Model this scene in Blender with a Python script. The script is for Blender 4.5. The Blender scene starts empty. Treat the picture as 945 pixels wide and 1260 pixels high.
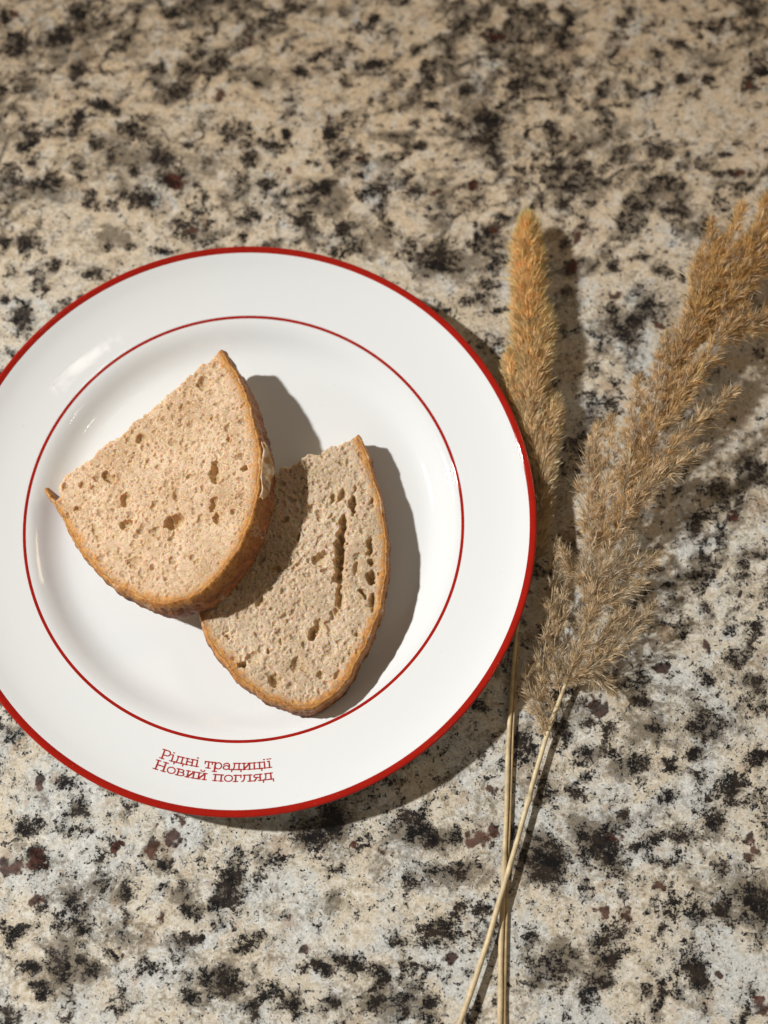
import bpy, math, random
import numpy as np
from mathutils import Vector, Matrix

random.seed(7)
rng = np.random.default_rng(11)
scene = bpy.context.scene
COL = scene.collection
R = math.radians

# ------------------------------------------------------------------ camera
FPX, TILT, DIST = 1700.0, R(15), 0.632          # focal length in px of a 945x1260 frame
CAM = np.array([0.0, -math.sin(TILT) * DIST, math.cos(TILT) * DIST])
FWD = -CAM / DIST
RGT = np.array([1.0, 0, 0])
UPV = np.cross(RGT, FWD)
cam = bpy.data.cameras.new("camera")
cam_o = bpy.data.objects.new("camera", cam)
COL.objects.link(cam_o)
cam.sensor_fit = 'VERTICAL'
cam.sensor_height = 36.0
cam.lens = 36.0 * FPX / 1260.0
cam.clip_start = 0.02
cam.clip_end = 50
cam_o.location = CAM
cam_o.rotation_euler = (TILT, 0, 0)
cam.dof.use_dof = True
cam.dof.focus_distance = 0.597
cam.dof.aperture_fstop = 4.0
scene.camera = cam_o

# ------------------------------------------------------------------ light
world = bpy.data.worlds.new("World")
scene.world = world
world.use_nodes = True
wb = world.node_tree.nodes["Background"]
wb.inputs[0].default_value = (1.0, 0.83, 0.67, 1)
wb.inputs[1].default_value = 0.12


def lamp(name, kind, loc, target, energy, color):
    l = bpy.data.lights.new(name, kind)
    l.energy = energy
    l.color = color
    o = bpy.data.objects.new(name, l)
    COL.objects.link(o)
    o.location = loc
    o.rotation_euler = (Vector(target) - Vector(loc)).to_track_quat('-Z', 'Y').to_euler()
    return l


kd, kaz, kel = 2.6, R(170), R(47)
key = lamp("key_spot", 'SPOT', (kd * math.cos(kel) * math.cos(kaz), kd * math.cos(kel) * math.sin(kaz), kd * math.sin(kel)),
           (-0.02, -0.22, 0), 340, (1.0, 0.985, 0.955))
key.shadow_soft_size = 0.045
key.spot_size = R(32)
key.spot_blend = 1.0
for lname, lloc, lpow, lcol, lsx, lsy in (
        ("ceiling_lamp", (-0.075, 0.25, 1.7), 0.045, (1.0, 0.90, 0.76), .045, .012),
        ("pendant_lamp", (0.75, -0.25, 1.3), 0.25, (1.0, 0.90, 0.76), .09, .02),
        ("warm_fill", (1.2, 0.75, 1.3), 3.0, (1.0, 0.76, 0.48), .4, .3)):  # last one is an added warm fill out of view, no known fixture
    fill = lamp(lname, 'AREA', lloc, (-0.05, 0.05, 0), lpow, lcol)
    fill.shape = 'RECTANGLE'
    fill.size, fill.size_y = lsx, lsy

scene.view_settings.view_transform = 'Standard'
scene.view_settings.look = 'None'
scene.view_settings.exposure = 0
scene.view_settings.gamma = 1


# ------------------------------------------------------------------ helpers
def at(px, py, z):
    """photo pixel -> point on the horizontal plane at height z"""
    v = FWD * FPX + RGT * (px - 472.5) + UPV * (630 - py)
    return CAM + v * ((z - CAM[2]) / v[2])


def at_plane(px, py, p0, n):
    v = FWD * FPX + RGT * (px - 472.5) + UPV * (630 - py)
    return CAM + v * (np.dot(p0 - CAM, n) / np.dot(v, n))


def mesh_obj(name, verts, faces, mat, parent=None, smooth=True, colors=None, attrs=None):
    me = bpy.data.meshes.new(name)
    verts = np.asarray(verts, dtype=np.float32)
    if isinstance(faces, np.ndarray) and faces.ndim == 2:
        nf, k = faces.shape
        me.vertices.add(len(verts))
        me.vertices.foreach_set("co", verts.ravel())
        me.loops.add(nf * k)
        me.loops.foreach_set("vertex_index", faces.astype(np.int32).ravel())
        me.polygons.add(nf)
        me.polygons.foreach_set("loop_start", np.arange(0, nf * k, k, dtype=np.int32))
        me.polygons.foreach_set("loop_total", np.full(nf, k, dtype=np.int32))
        me.update(calc_edges=True)
    else:
        me.from_pydata([tuple(map(float, v)) for v in verts], [], [tuple(map(int, f)) for f in faces])
        me.update()
    me.polygons.foreach_set("use_smooth", np.full(len(me.polygons), smooth))
    if colors is not None:
        a = me.color_attributes.new("tint", 'FLOAT_COLOR', 'POINT')
        c = np.ones((len(verts), 4), dtype=np.float32)
        c[:, :3] = colors
        a.data.foreach_set("color", c.ravel())
    for k_, v_ in (attrs or {}).items():
        a = me.attributes.new(k_, 'FLOAT', 'POINT')
        a.data.foreach_set("value", np.asarray(v_, dtype=np.float32))
    me.materials.append(mat)
    o = bpy.data.objects.new(name, me)
    COL.objects.link(o)
    if parent:
        o.parent = parent
    return o


def empty(name, loc=(0, 0, 0)):
    o = bpy.data.objects.new(name, None)
    o.empty_display_size = 0.02
    COL.objects.link(o)
    o.location = loc
    return o


def tag(o, label, cat=None, group=None, kind=None):
    o["label"] = label
    if cat:
        o["category"] = cat
    if group:
        o["group"] = group
    if kind:
        o["kind"] = kind


def vnoise(x, y, seed=0):
    """smooth lattice noise, 0..1, unit feature size"""
    x = np.asarray(x, float)
    y = np.asarray(y, float)
    xi = np.floor(x).astype(np.int64)
    yi = np.floor(y).astype(np.int64)
    fx, fy = x - xi, y - yi
    fx = fx * fx * (3 - 2 * fx)
    fy = fy * fy * (3 - 2 * fy)

    def h(a, b):
        n = (a * 374761393 + b * 668265263 + seed * 974634777) & 0xffffffff
        n = ((n ^ (n >> 13)) * 1274126177) & 0xffffffff
        n = ((n ^ (n >> 16)) * 2246822519) & 0xffffffff
        return ((n ^ (n >> 15)) & 0xffffff) / float(0xffffff)
    a, b, c, d = h(xi, yi), h(xi + 1, yi), h(xi, yi + 1), h(xi + 1, yi + 1)
    return (a * (1 - fx) + b * fx) * (1 - fy) + (c * (1 - fx) + d * fx) * fy


def fbm(x, y, seed=0, octv=4, rough=0.5):
    s, amp, tot = 0, 1.0, 0.0
    for i in range(octv):
        s = s + amp * vnoise(x * 2 ** i + 17.3 * i, y * 2 ** i - 9.1 * i, seed + i)
        tot += amp
        amp *= rough
    return s / tot


def catmull(pts, n):
    """resample an open polyline smoothly and evenly"""
    p = np.asarray(pts, float)
    q = np.vstack([2 * p[0] - p[1], p, 2 * p[-1] - p[-2]])
    out = []
    for i in range(1, len(q) - 2):
        t = np.linspace(0, 1, 24, endpoint=False)[:, None]
        a, b, c, d = q[i - 1], q[i], q[i + 1], q[i + 2]
        out.append(0.5 * ((2 * b) + (c - a) * t + (2 * a - 5 * b + 4 * c - d) * t ** 2 + (-a + 3 * b - 3 * c + d) * t ** 3))
    out.append(p[-1:])
    s = np.vstack(out)
    L = np.r_[0, np.cumsum(np.linalg.norm(np.diff(s, axis=0), axis=1))]
    u = np.linspace(0, L[-1], n)
    return np.stack([np.interp(u, L, s[:, k]) for k in range(p.shape[1])], 1)


def tube(path, radii, sides=8, flat=1.0):
    path = np.asarray(path, float)
    n = len(path)
    T = np.gradient(path, axis=0)
    T /= np.linalg.norm(T, axis=1)[:, None]
    A = np.cross(T, [0, 0, 1.0])
    A /= np.linalg.norm(A, axis=1)[:, None] + 1e-9
    B = np.cross(A, T)
    th = np.linspace(0, 2 * math.pi, sides, endpoint=False)
    r = np.asarray(radii, float)[:, None, None]
    v = path[:, None] + r * (np.cos(th)[None, :, None] * A[:, None] + flat * np.sin(th)[None, :, None] * B[:, None])
    v = v.reshape(-1, 3)
    f = []
    for i in range(n - 1):
        for k in range(sides):
            k2 = (k + 1) % sides
            f.append((i * sides + k, i * sides + k2, (i + 1) * sides + k2, (i + 1) * sides + k))
    f.append(tuple(range(sides - 1, -1, -1)))
    f.append(tuple((n - 1) * sides + k for k in range(sides)))
    return v, f


# node helpers
class NT:
    def __init__(self, name):
        self.m = bpy.data.materials.new(name)
        self.m.use_nodes = True
        self.t = self.m.node_tree
        self.b = self.t.nodes["Principled BSDF"]

    def n(self, typ, **kw):
        nd = self.t.nodes.new(typ)
        for k, v in kw.items():
            setattr(nd, k, v)
        return nd

    def link(self, a, b):
        self.t.links.new(a, b)

    def setv(self, nd, i, v):
        if isinstance(v, bpy.types.NodeSocket):
            self.link(v, nd.inputs[i])
        elif v is not None:
            nd.inputs[i].default_value = v

    def math(self, op, a, b=None, clamp=False):
        nd = self.n('ShaderNodeMath', operation=op)
        nd.use_clamp = clamp
        self.setv(nd, 0, a)
        self.setv(nd, 1, b)
        return nd.outputs[0]

    def ramp(self, v, lo, hi, a=0.0, b=1.0):
        nd = self.n('ShaderNodeMapRange', interpolation_type='SMOOTHSTEP')
        for i, q in enumerate((v, lo, hi, a, b)):
            self.setv(nd, i, q)
        return nd.outputs[0]

    def mix(self, fac, a, b):
        nd = self.n('ShaderNodeMix', data_type='RGBA')
        self.setv(nd, 0, fac)
        for i, q in ((6, a), (7, b)):
            if isinstance(q, tuple):
                q = (*q, 1.0)
            self.setv(nd, i, q)
        return nd.outputs[2]

    def noise(self, vec, mm, detail=3.0, rough=0.55, dist=0.0, offs=None):
        nd = self.n('ShaderNodeTexNoise')
        if offs is not None:
            mp = self.n('ShaderNodeMapping')
            mp.inputs[1].default_value = offs
            self.link(vec, mp.inputs[0])
            vec = mp.outputs[0]
        self.link(vec, nd.inputs['Vector'])
        nd.inputs['Scale'].default_value = 1000.0 / mm
        nd.inputs['Detail'].default_value = detail
        nd.inputs['Roughness'].default_value = rough
        nd.inputs['Distortion'].default_value = dist
        return nd.outputs[0]

    def voro(self, vec, mm, feature='F1', rand=1.0):
        nd = self.n('ShaderNodeTexVoronoi', feature=feature)
        self.link(vec, nd.inputs['Vector'])
        nd.inputs['Scale'].default_value = 1000.0 / mm
        nd.inputs['Randomness'].default_value = rand
        return nd

    def attr(self, name, col=False):
        nd = self.n('ShaderNodeAttribute', attribute_name=name)
        return nd.outputs['Color' if col else 'Fac']

    def coord(self):
        return self.n('ShaderNodeTexCoord').outputs['Object']

    def bump(self, h, dist, strength=1.0, prev=None):
        nd = self.n('ShaderNodeBump')
        nd.inputs['Strength'].default_value = strength
        nd.inputs['Distance'].default_value = dist
        self.link(h, nd.inputs['Height'])
        if prev is not None:
            self.link(prev, nd.inputs['Normal'])
        return nd.outputs[0]

    def set(self, **kw):
        for k, v in kw.items():
            nm = k.replace('_', ' ')
            if isinstance(v, tuple) and len(v) == 3 and 'Color' in nm:
                v = (*v, 1.0)
            if isinstance(v, bpy.types.NodeSocket):
                self.link(v, self.b.inputs[nm])
            else:
                self.b.inputs[nm].default_value = v


# ------------------------------------------------------------------ materials
def granite_material():
    g = NT("granite")
    P = g.coord()
    dark, red, haze = g.attr("dark"), g.attr("garnet"), g.attr("haze")
    # cream feldspar against bluish white quartz, mottled down to the grain
    n_big = g.noise(P, 30, 5, 0.62, 0.5)
    n_mid = g.noise(P, 8, 6, 0.66, 0.35, (3.1, 1.7, 0))
    n_fin = g.noise(P, 2.6, 6, 0.72, 0.25, (9.1, 4.2, 0))
    n_mic = g.noise(P, 1.0, 4, 0.75, 0.0, (5.5, 2.2, 0))
    cw = g.math('ADD', g.math('MULTIPLY', n_big, 0.62), g.math('MULTIPLY', n_mid, 0.38))
    warm = g.attr("warm")
    base = g.mix(g.ramp(g.math('ADD', cw, g.math('MULTIPLY', warm, 0.10)), 0.43, 0.55), (0.60, 0.61, 0.585), g.mix(warm, (0.64, 0.555, 0.42), (0.64, 0.49, 0.325)))
    base = g.mix(g.ramp(n_mid, 0.46, 0.64, 0, 0.55), base, (0.66, 0.65, 0.60))
    base = g.mix(g.ramp(n_fin, 0.49, 0.64, 0, 0.75), base, g.mix(warm, (0.84, 0.82, 0.76), (0.76, 0.63, 0.46)))
    base = g.mix(g.ramp(n_fin, 0.52, 0.36, 0, 0.48), base, (0.27, 0.23, 0.17))
    base = g.mix(g.ramp(n_mic, 0.50, 0.66, 0, 0.24), base, (0.30, 0.26, 0.20))
    # translucent grey and tan patches
    n_h = g.noise(P, 13, 6, 0.66, 0.6, (1.3, 8.8, 0))
    hz = g.math('ADD', g.math('ADD', g.math('MULTIPLY', haze, 0.62), g.math('MULTIPLY', dark, 0.30)),
                g.math('ADD', g.math('MULTIPLY', g.math('SUBTRACT', n_h, 0.5), 2.0), g.math('MULTIPLY', g.math('SUBTRACT', n_fin, 0.5), -1.5)))
    base = g.mix(g.ramp(hz, g.math('SUBTRACT', 0.05, g.math('MULTIPLY', warm, 0.05)), 0.60, 0, 0.84), base, g.mix(g.ramp(n_mic, 0.40, 0.62), (0.10, 0.082, 0.058), (0.21, 0.17, 0.12)))
    n_t = g.noise(P, 15, 4, 0.6, 0.2, (7.7, 0.8, 0))
    base = g.mix(g.ramp(n_t, 0.58, 0.70, 0, 0.5), base, (0.40, 0.27, 0.17))
    # black mica, ragged at its edges
    rag = g.math('ADD', g.math('MULTIPLY', g.math('SUBTRACT', n_fin, 0.5), 3.0),
                 g.math('MULTIPLY', g.math('SUBTRACT', g.noise(P, 6, 6, 0.7, 0.6, (2.9, 6.1, 0)), 0.5), 2.6))
    dk = g.math('ADD', g.math('MULTIPLY', dark, 1.02), rag)
    soft = g.ramp(g.math('ADD', dk, g.math('MULTIPLY', g.math('SUBTRACT', n_mic, 0.5), 1.0)), 0.08, 0.56, 0, 0.74)
    base = g.mix(soft, base, g.mix(warm, (0.055, 0.048, 0.040), (0.066, 0.046, 0.030)))
    hard = g.ramp(g.math('ADD', dk, g.math('MULTIPLY', g.math('SUBTRACT', n_mic, 0.5), 3.0)), 0.42, 0.60, 0, 0.98)
    blk = g.mix(g.ramp(n_mid, 0.42, 0.60), (0.006, 0.006, 0.007), (0.026, 0.018, 0.013))
    base = g.mix(hard, base, blk)
    # loose black flecks
    v = g.voro(P, 2.6)
    vr = g.n('ShaderNodeSeparateColor')
    g.link(v.outputs['Color'], vr.inputs[0])
    fl = g.math('MULTIPLY', g.ramp(g.math('ADD', v.outputs['Distance'], g.math('MULTIPLY', g.math('SUBTRACT', n_mic, 0.5), 0.9)), 0.27, 0.15),
                g.math('GREATER_THAN', vr.outputs[0], 0.93))
    base = g.mix(g.math('MULTIPLY', fl, 0.85), base, (0.022, 0.020, 0.02))
    # garnets: rounded dark red grains
    vg = g.voro(P, 3.0, 'SMOOTH_F1')
    rd = g.math('ADD', red, g.math('ADD', g.math('MULTIPLY', g.math('SUBTRACT', 0.42, vg.outputs['Distance']), 0.9),
                                   g.math('MULTIPLY', g.math('SUBTRACT', n_fin, 0.5), 1.5)))
    gc = g.mix(g.ramp(n_mid, 0.42, 0.60), (0.022, 0.008, 0.006), (0.085, 0.028, 0.017))
    base = g.mix(g.ramp(rd, 0.40, 0.70, 0, 0.92), base, gc)
    rough = g.ramp(n_mid, 0.35, 0.65, 0.16, 0.30)
    bm = g.bump(n_fin, 0.00005, 0.6)
    g.set(Base_Color=base, Roughness=rough, Normal=bm, IOR=1.5)
    return g.m


def glaze(name, color, wear=False):
    g = NT(name)
    P = g.coord()
    nz = g.noise(P, 9, 2, 0.5)
    fine = g.noise(P, 1.3, 2, 0.5, 0, (3, 3, 0))
    b = g.bump(nz, 0.00012, 0.35)
    b = g.bump(fine, 0.000022, 0.6, b)
    col = (*color, 1.0)
    if wear:
        chip = g.ramp(g.noise(P, 1.3, 2, 0.5, 0, (1, 5, 0)), 0.77, 0.79)
        col = g.mix(chip, color, (0.75, 0.72, 0.66))
        tone = g.noise(P, 5, 3, 0.6)
        col = g.mix(g.ramp(tone, 0.35, 0.7, 0, 0.35), col, (0.24, 0.008, 0.004))
    else:
        sp = g.ramp(g.noise(P, 2.0, 2, 0.5, 0, (2, 7, 0)), 0.775, 0.80, 0, 0.35)
        col = g.mix(sp, color, (0.45, 0.42, 0.38))
    g.set(Base_Color=col, Roughness=0.055, Normal=b, IOR=1.5)
    g.b.inputs['Coat Weight'].default_value = 0.0
    g.b.inputs['Coat Roughness'].default_value = 0.05
    return g.m


def crumb_material(name, c_light, c_dark, c_gel):
    g = NT(name)
    P = g.coord()
    big = g.noise(P, 20, 4, 0.6)
    mid = g.noise(P, 2.6, 5, 0.65, 0.2)
    fin = g.noise(P, 0.7, 4, 0.7)
    col = g.mix(g.ramp(g.math('ADD', g.math('MULTIPLY', big, 0.5), g.math('MULTIPLY', mid, 0.5)), 0.40, 0.60), c_dark, c_light)
    col = g.mix(g.ramp(fin, 0.53, 0.66, 0, 0.70), col, (0.86, 0.75, 0.60))
    edge = g.attr("rind")
    e = g.math('ADD', edge, g.math('ADD', g.math('MULTIPLY', g.math('SUBTRACT', mid, 0.5), 1.3), g.math('MULTIPLY', g.math('SUBTRACT', big, 0.5), 0.9)))
    col = g.mix(g.ramp(e, 0.34, 0.86, 0, 0.95), col, g.mix(g.ramp(mid, 0.4, 0.6), (0.44, 0.165, 0.028), (0.62, 0.31, 0.08)))
    col = g.mix(g.math('MULTIPLY', g.attr("cell"), 0.40), col, (0.56, 0.36, 0.145))  # bubble ochre: gelled skin and painted-in light scatter
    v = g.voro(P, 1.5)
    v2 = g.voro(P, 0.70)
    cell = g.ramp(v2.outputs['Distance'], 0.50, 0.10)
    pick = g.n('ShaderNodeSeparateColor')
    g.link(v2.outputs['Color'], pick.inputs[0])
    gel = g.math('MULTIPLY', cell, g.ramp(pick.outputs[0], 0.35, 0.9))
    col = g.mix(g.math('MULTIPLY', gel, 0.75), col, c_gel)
    b = g.bump(v.outputs['Distance'], 0.00024, 0.7)
    b = g.bump(gel, -0.00024, 0.8, b)
    b = g.bump(fin, 0.00016, 0.8, b)
    g.set(Base_Color=col, Roughness=0.6, Normal=b)
    g.b.inputs['Subsurface Weight'].default_value = 1.0
    g.b.inputs['Subsurface Radius'].default_value = (1.0, 0.55, 0.25)
    g.b.inputs['Subsurface Scale'].default_value = 0.0030
    g.b.inputs['Specular IOR Level'].default_value = 0.25
    return g.m


def crust_material():
    g = NT("crust")
    P = g.coord()
    h = g.attr("wall")
    big = g.noise(P, 14, 4, 0.6, 0.4)
    mid = g.noise(P, 3.2, 5, 0.65, 0.3)
    fin = g.noise(P, 0.9, 3, 0.6)
    k = g.math('ADD', g.math('MULTIPLY', big, 0.55), g.math('MULTIPLY', mid, 0.45))
    gold = g.mix(g.ramp(mid, 0.35, 0.65), (0.42, 0.155, 0.024), (0.60, 0.285, 0.068))
    brown = g.mix(g.ramp(k, 0.38, 0.62), (0.14, 0.038, 0.007), (0.40, 0.135, 0.022))
    e = g.math('ADD', h, g.math('MULTIPLY', g.math('SUBTRACT', k, 0.5), 1.6))
    col = g.mix(g.ramp(e, 0.1, 0.75), gold, brown)
    flour = g.math('MULTIPLY', g.ramp(g.noise(P, 10, 3, 0.55, 0.2, (4, 4, 1)), 0.57, 0.66), g.ramp(fin, 0.42, 0.60))
    col = g.mix(g.math('MULTIPLY', flour, 0.6), col, (0.72, 0.60, 0.44))
    blis = g.voro(P, 2.4, 'SMOOTH_F1')
    col = g.mix(g.ramp(g.noise(P, 1.7, 4, .7, 0, (6, 2, 3)), .53, .66, 0, .8), col, (0.11, 0.032, 0.008))
    b = g.bump(mid, 0.0007, 0.8)
    b = g.bump(blis.outputs['Distance'], 0.0005, 0.6, b)
    b = g.bump(fin, 0.0004, 0.9, b)
    g.set(Base_Color=col, Roughness=0.58, Normal=b)
    g.b.inputs['Subsurface Weight'].default_value = 0.12
    g.b.inputs['Subsurface Radius'].default_value = (1.0, 0.4, 0.15)
    g.b.inputs['Subsurface Scale'].default_value = 0.001
    return g.m


def straw_material(name, rough=0.6, transl=0.35):
    g = NT(name)
    c = g.attr("tint", True)
    P = g.coord()
    nz = g.noise(P, 4, 3, 0.6)
    m = g.n('ShaderNodeMix', data_type='RGBA', blend_type='MULTIPLY')
    m.inputs[0].default_value = 1.0
    g.link(c, m.inputs[6])
    v = g.ramp(nz, 0.3, 0.7, 0.82, 1.15)
    cc = g.n('ShaderNodeCombineColor')
    for i in range(3):
        g.link(v, cc.inputs[i])
    g.link(cc.outputs[0], m.inputs[7])
    col = m.outputs[2]
    g.set(Base_Color=col, Roughness=rough)
    g.b.inputs['Specular IOR Level'].default_value = 0.35
    if transl:
        out = g.t.nodes["Material Output"]
        tr = g.n('ShaderNodeBsdfTranslucent')
        g.link(col, tr.inputs[0])
        mx = g.n('ShaderNodeMixShader')
        mx.inputs[0].default_value = transl
        g.link(g.b.outputs[0], mx.inputs[1])
        g.link(tr.outputs[0], mx.inputs[2])
        g.link(mx.outputs[0], out.inputs[0])
    return g.m


M_GRANITE = granite_material()
M_WHITE = glaze("white_glaze", (0.775, 0.795, 0.80))
M_RED = glaze("red_glaze", (0.36, 0.011, 0.005), True)
M_PRINT = glaze("red_print", (0.36, 0.022, 0.02))
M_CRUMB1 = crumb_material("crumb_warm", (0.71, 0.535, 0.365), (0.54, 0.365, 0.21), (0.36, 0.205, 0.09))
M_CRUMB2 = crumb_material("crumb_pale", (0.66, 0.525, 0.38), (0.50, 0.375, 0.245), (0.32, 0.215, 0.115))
M_CRUST = crust_material()
M_STRAW = straw_material("dry_straw", 0.5, 0.0)
M_SPIKE = straw_material("foxtail_fluff", 0.55, 0.48)
M_FLUFF = straw_material("dry_fluff", 0.5, 0.30)

# ------------------------------------------------------------------ countertop
# mineral clots of the stone, (x, y, half width, half height, turn, weight), in photo pixels
DARK = [
    (100,15,18,20),(20,55,22,18),(75,45,25,12),(95,90,10,20,20),(30,98,14,10,0,.6),(215,18,15,10,0,.8),(245,50,15,12,0,.8),(215,115,18,12),(195,90,8,6),
    (125,130,22,9,10),(90,155,12,15),(165,160,18,15,0,.8),(35,170,12,18),(40,200,8,5),(60,225,18,8,-10),(95,210,8,10),(200,195,24,12,15),(215,220,18,12),
    (175,245,25,14,20),(140,195,10,8),(305,270,14,10),(225,290,14,6),(30,300,12,10),(5,300,8,12),(200,310,12,4),(305,195,15,8),(5,20,10,10),(5,110,12,8),
    (340,27,6,8),(460,22,10,6),(385,70,16,6,-40),(370,90,16,7),(355,125,10,5,0,.8),(460,80,22,6,-5),(425,95,10,12,0,.7),(570,28,18,8),(605,45,15,10),
    (575,110,8,10),(600,150,22,20,0,1.1),(595,170,20,12),(530,95,6,10),(530,130,10,5),(520,180,8,4),(560,155,8,5),(408,165,12,16,0,1.1),(425,190,15,10),
    (445,195,10,8),(335,180,12,10),(350,165,6,10),(400,230,18,10),(465,235,12,5),(510,235,12,10),(580,228,10,7),(315,270,8,8),(370,270,14,10),(425,285,14,10),
    (540,320,22,18,0,1.1),(580,370,18,10),(600,350,10,8),(585,290,3,20),(610,420,12,10,0,.8),(640,350,8,8),
    (697,30,7,28,0,1.1),(690,50,10,10),(632,105,8,14,0,1.1),(665,122,20,4),(692,115,8,8),(795,38,8,5),(835,55,18,5,20),(838,97,12,5,-15),(810,75,12,15,0,.7),
    (870,95,8,8),(920,105,10,16,0,1.1),(925,15,10,8),(920,32,6,4),(755,140,6,5),(770,110,8,10),(680,160,10,8),(650,165,5,10),(657,200,4,20),(667,240,4,20,-20),
    (690,205,7,6),(695,250,10,8),(820,225,20,12,0,.75),(785,255,12,6),(828,260,14,4),(868,278,8,12,0,.9),(790,315,9,7),(753,328,8,7),(800,375,15,18,0,.8),
    (840,340,4,5),(770,405,18,20,0,.9),(750,500,12,25,0,.7),(620,265,12,6),(600,285,10,8),(25,392,12,19),(5,367,8,10),(65,328,10,7),(112,340,14,8),
    (930,580,15,18),(865,640,15,6),(855,650,8,10),(868,692,10,9),(935,680,10,6),(915,700,6,10),(865,750,8,7),(930,770,10,8),(870,835,10,10),(930,840,12,8),
    (790,860,12,12,0,.9),(645,915,12,20),(690,900,12,12),(725,892,10,6),(750,898,8,6),(722,930,14,10,0,.8),(780,940,12,12,0,.8),(868,892,18,20,0,.8),
    (850,895,8,12),(930,875,8,6),(850,928,8,6),(825,940,8,8),(930,930,14,8),(900,968,20,13,-35,1.1),(872,1008,13,13,-60),(820,985,10,10),(770,1008,6,8),
    (705,980,10,8),(670,975,14,14,0,.8),(740,1045,25,18,0,1.1),(675,1060,25,22,0,1.1),(645,1055,8,10),(800,1035,30,6,-10),(840,1025,12,6),(890,1065,10,8),
    (755,1145,14,10),(740,1160,12,6),(815,1150,6,10),(860,1130,14,8,0,.8),(930,1110,22,22,0,1.05),(890,1120,8,14),(755,1180,16,11,-30,1.1),(680,1190,28,18,0,.7),
    (740,1210,15,8),(855,1195,14,24,-15,1.1),(815,1212,8,6),(915,1250,8,10),(725,1230,8,8),(720,1090,8,8,0,.6),(650,1150,10,14,0,.7),
    (385,1030,18,16,-50,1.1),(410,1010,14,18),(345,1063,10,5),(505,1010,20,12),(515,1020,12,14),(535,1035,12,8),(560,1030,10,8),(450,1040,8,3),(555,1070,30,8,0,.75),
    (590,1120,12,8),(540,1150,24,13,-20,1.05),(490,1155,12,6),(560,1130,8,8),(430,1188,22,8,15,1.15),(395,1190,15,6),(375,1195,10,6),(470,1200,10,12),(335,1220,10,8),
    (360,1235,12,10),(410,1235,10,6),(465,1230,15,10),(500,1225,12,8),(525,1230,10,8),(500,1245,12,8),(590,1240,6,8),
    (85,965,15,6),(95,995,14,12,0,.9),(35,1020,16,10,-20),(48,1058,12,13,0,1.1),(145,1042,12,9,0,1.0),(205,1062,12,7),(125,1055,8,8),(155,1095,8,14),
    (285,1090,14,28,12,1.15),(275,1112,18,10),(232,1122,7,10),(158,1135,5,8),(82,1115,9,20,30),(100,1150,8,7),(15,1145,15,8),(35,1190,15,8,20),(75,1190,12,18),
    (110,1195,12,6,-20),(240,1155,7,5),(300,1165,10,8),(250,1205,12,8),(280,1210,14,12),(240,1225,15,10),(50,1220,8,8),(10,1250,12,8),(310,1240,12,10),
]
GARNET = [
    (270,117,8,8),(215,220,14,10),(605,45,12,8),(355,213,7,5),(535,235,12,5),(580,228,8,6),(445,195,8,7),(610,285,8,5),(770,45,4,4),(702,171,5,5),(710,290,8,12),
    (720,283,5,5),(705,325,10,12),(758,362,10,6),(812,400,9,5),(910,735,3,9),(870,795,6,10),(815,820,9,7),(740,870,16,12),(925,1035,9,7),(925,1055,8,7),(755,1035,10,6),
    (812,1090,9,5),(745,1118,10,9),(772,1130,8,11),(808,1125,5,6),(860,1112,4,3),(885,1200,4,4),(935,1240,12,10),(590,1030,16,11),(600,1020,10,10),(475,1048,12,5),
    (435,1037,4,4),(605,971,8,6),(553,1175,6,7),(373,1170,7,5),(443,1238,4,4),(48,965,7,9),(48,1058,11,11),(12,1062,15,12),(45,1100,9,9),(145,1042,10,8),(207,1030,11,9),
    (185,1045,8,9),(222,1012,6,6),(200,1130,7,10,35),(150,1180,3,3),(195,1010,4,4),(920,105,7,12),(910,215,7,7),(240,285,7,7),(900,640,8,6),(305,50,5,8),(450,60,5,5),
]
HAZE = [
    (160,45,30,22),(70,60,40,25),(150,200,50,25),(460,297,30,20),(130,295,30,14),(330,95,30,14),(590,120,35,30),(870,70,25,14),(760,190,22,14),(730,170,18,14),(820,235,35,18),
    (600,180,30,20),(830,262,20,8),(690,50,22,16),(50,240,40,20),(260,205,30,16),(400,250,30,20),(560,330,40,24),(770,400,28,26),(800,900,34,16),(760,945,14,12),(720,1020,34,16),
    (690,1190,40,22),(870,1030,18,12),(920,1110,34,26),(660,1050,40,30),(865,890,24,22),(120,1105,34,20),(150,1150,34,16),(215,1100,18,16),(90,1190,34,24),(270,1210,34,20),
    (520,1030,40,22),(550,1080,36,12),(400,1020,30,24),(480,1235,40,16),(860,700,14,10),(940,590,26,26),(800,860,26,18),(410,1110,12,12),(60,420,20,20),(700,200,20,40),
]


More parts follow.
